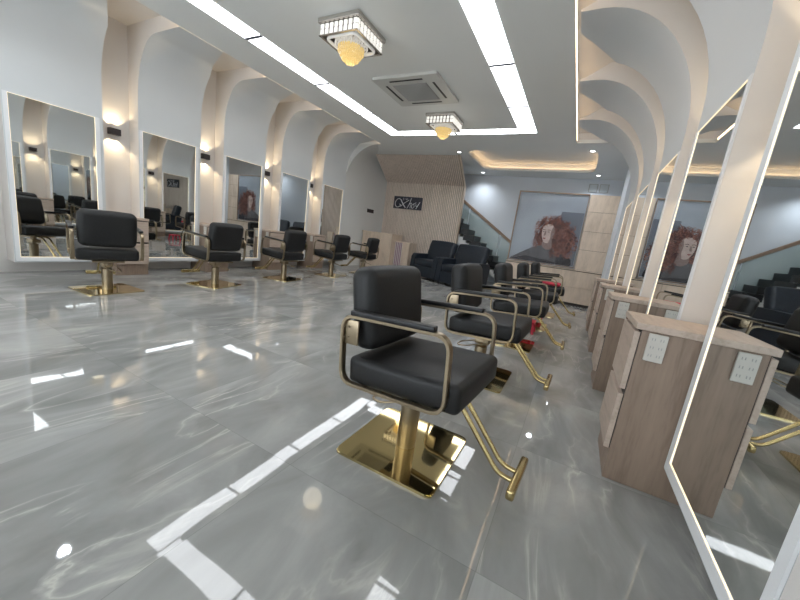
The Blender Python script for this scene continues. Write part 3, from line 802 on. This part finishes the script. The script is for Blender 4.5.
for k in range(3):
    x0 = -1.1 - k * 1.0; x1 = x0 - .98
    bm = bmesh.new(); prism(bm, [(x0, .755, max(0.02, zr(x0) - .95)), (x0, .755, zr(x0) - .03), (x1, .755, zr(x1) - .03), (x1, .755, zr(x1) - .95)], (0, .01, 0)); obj('glass_panel', bm, gm, t)

# ------------------------------------------------------------------ cleaning things beside the stairs
tag(obj('storage_crate', B((-2.50, 8.62, 0), (-2.0, 8.9, .26), .01), M['plastic']), 'pale grey crate on the floor behind the sofas, before the stairs', 'crate')
t = thing('wire_basket', 'dark basket standing on the pale crate by the stairs', 'basket', (-2.25, 8.76, .26))
bm = bmesh.new(); lathe(bm, [(.12, 0), (.17, .13), (.175, .13), (.165, .12), (.115, .01)], n=20); obj('bowl', bm, M['black'], t, 40)
def bottle(x, y, z, h, m, label):
    t = thing('spray_bottle', label, 'bottle', (x, y, z), group='bottles by the stairs')
    bm = bmesh.new(); lathe(bm, [(.035, 0), (.038, .01), (.038, h * .65), (.015, h * .8), (.013, h)], n=16); obj('body', bm, m, t, 40)
    bm = bmesh.new(); lathe(bm, [(.017, h), (.017, h + .03)], n=12); obj('cap', bm, M['plastic'], t)
bottle(-2.47, 8.70, .26, .20, M['blue'], 'blue bottle on the crate left of the dark basket')
bottle(-2.035, 8.74, .26, .24, M['plastic'], 'white bottle on the crate right of the dark basket')

# red things between the right-hand chairs
def stool(x, y, label):
    t = thing('plastic_stool', label, 'stool', (x, y, 0), group='red plastic stools between the right chairs')
    bm = bmesh.new(); prism(bm, rounded_rect(.11, .11, .03, 4, .13), (0, 0, .022)); obj('seat', bm, M['red'], t)
    for sx_ in (-1, 1):
        for sy_ in (-1, 1):
            bm = bmesh.new(); tube(bm, [(sx_ * .105, sy_ * .105, 0), (sx_ * .085, sy_ * .085, .13)], .018, n=8); obj('leg', bm, M['red'], t, 50)
stool(-.42, 4.50, 'low red plastic stool between the third and fourth chairs of the right row')
stool(-.42, 5.70, 'low red plastic stool between the two farthest chairs of the right row')
bm = cushion(.30, .26, .05, .02, .006)
tw = obj('folded_towel', bm, M['redcloth'], None, 40, (-.32, 6.15, .540)); tag(tw, 'folded red towel lying on the seat of the farthest right chair', 'towel')

# ------------------------------------------------------------------ camera, world, view
R_ = ((.874, .468, .130),)
a, b, c = -.4665, .1904, .1331
ca, sa, cb, sb, cc, sc_ = math.cos(a), math.sin(a), math.cos(b), math.sin(b), math.cos(c), math.sin(c)
f = Vector((sa * cb, ca * cb, -sb)); r = Vector((ca, -sa, 0)); u = r.cross(f)
r2 = cc * r + sc_ * u; u2 = -sc_ * r + cc * u
cam = bpy.data.cameras.new('camera'); co = bpy.data.objects.new('camera', cam); COL.objects.link(co)
co.matrix_world = Matrix(((r2.x, u2.x, -f.x, 0), (r2.y, u2.y, -f.y, 0), (r2.z, u2.z, -f.z, 1.0), (0, 0, 0, 1)))
cam.sensor_width = 36; cam.lens = 36 * 333.7 / 800; cam.clip_start = .02
SC.camera = co
w = bpy.data.worlds.new('World'); SC.world = w; w.use_nodes = True
w.node_tree.nodes['Background'].inputs[0].default_value = (.80, .86, .92, 1); w.node_tree.nodes['Background'].inputs[1].default_value = 2.5
SC.view_settings.view_transform = 'Standard'; SC.view_settings.look = 'None'; SC.view_settings.gamma = 1; SC.view_settings.use_curve_mapping = False
SC.view_settings.exposure = 1.15
try:
    SC.cycles.max_bounces = 10; SC.cycles.glossy_bounces = 8; SC.cycles.sample_clamp_indirect = 6; SC.cycles.use_denoising = True
except Exception: pass
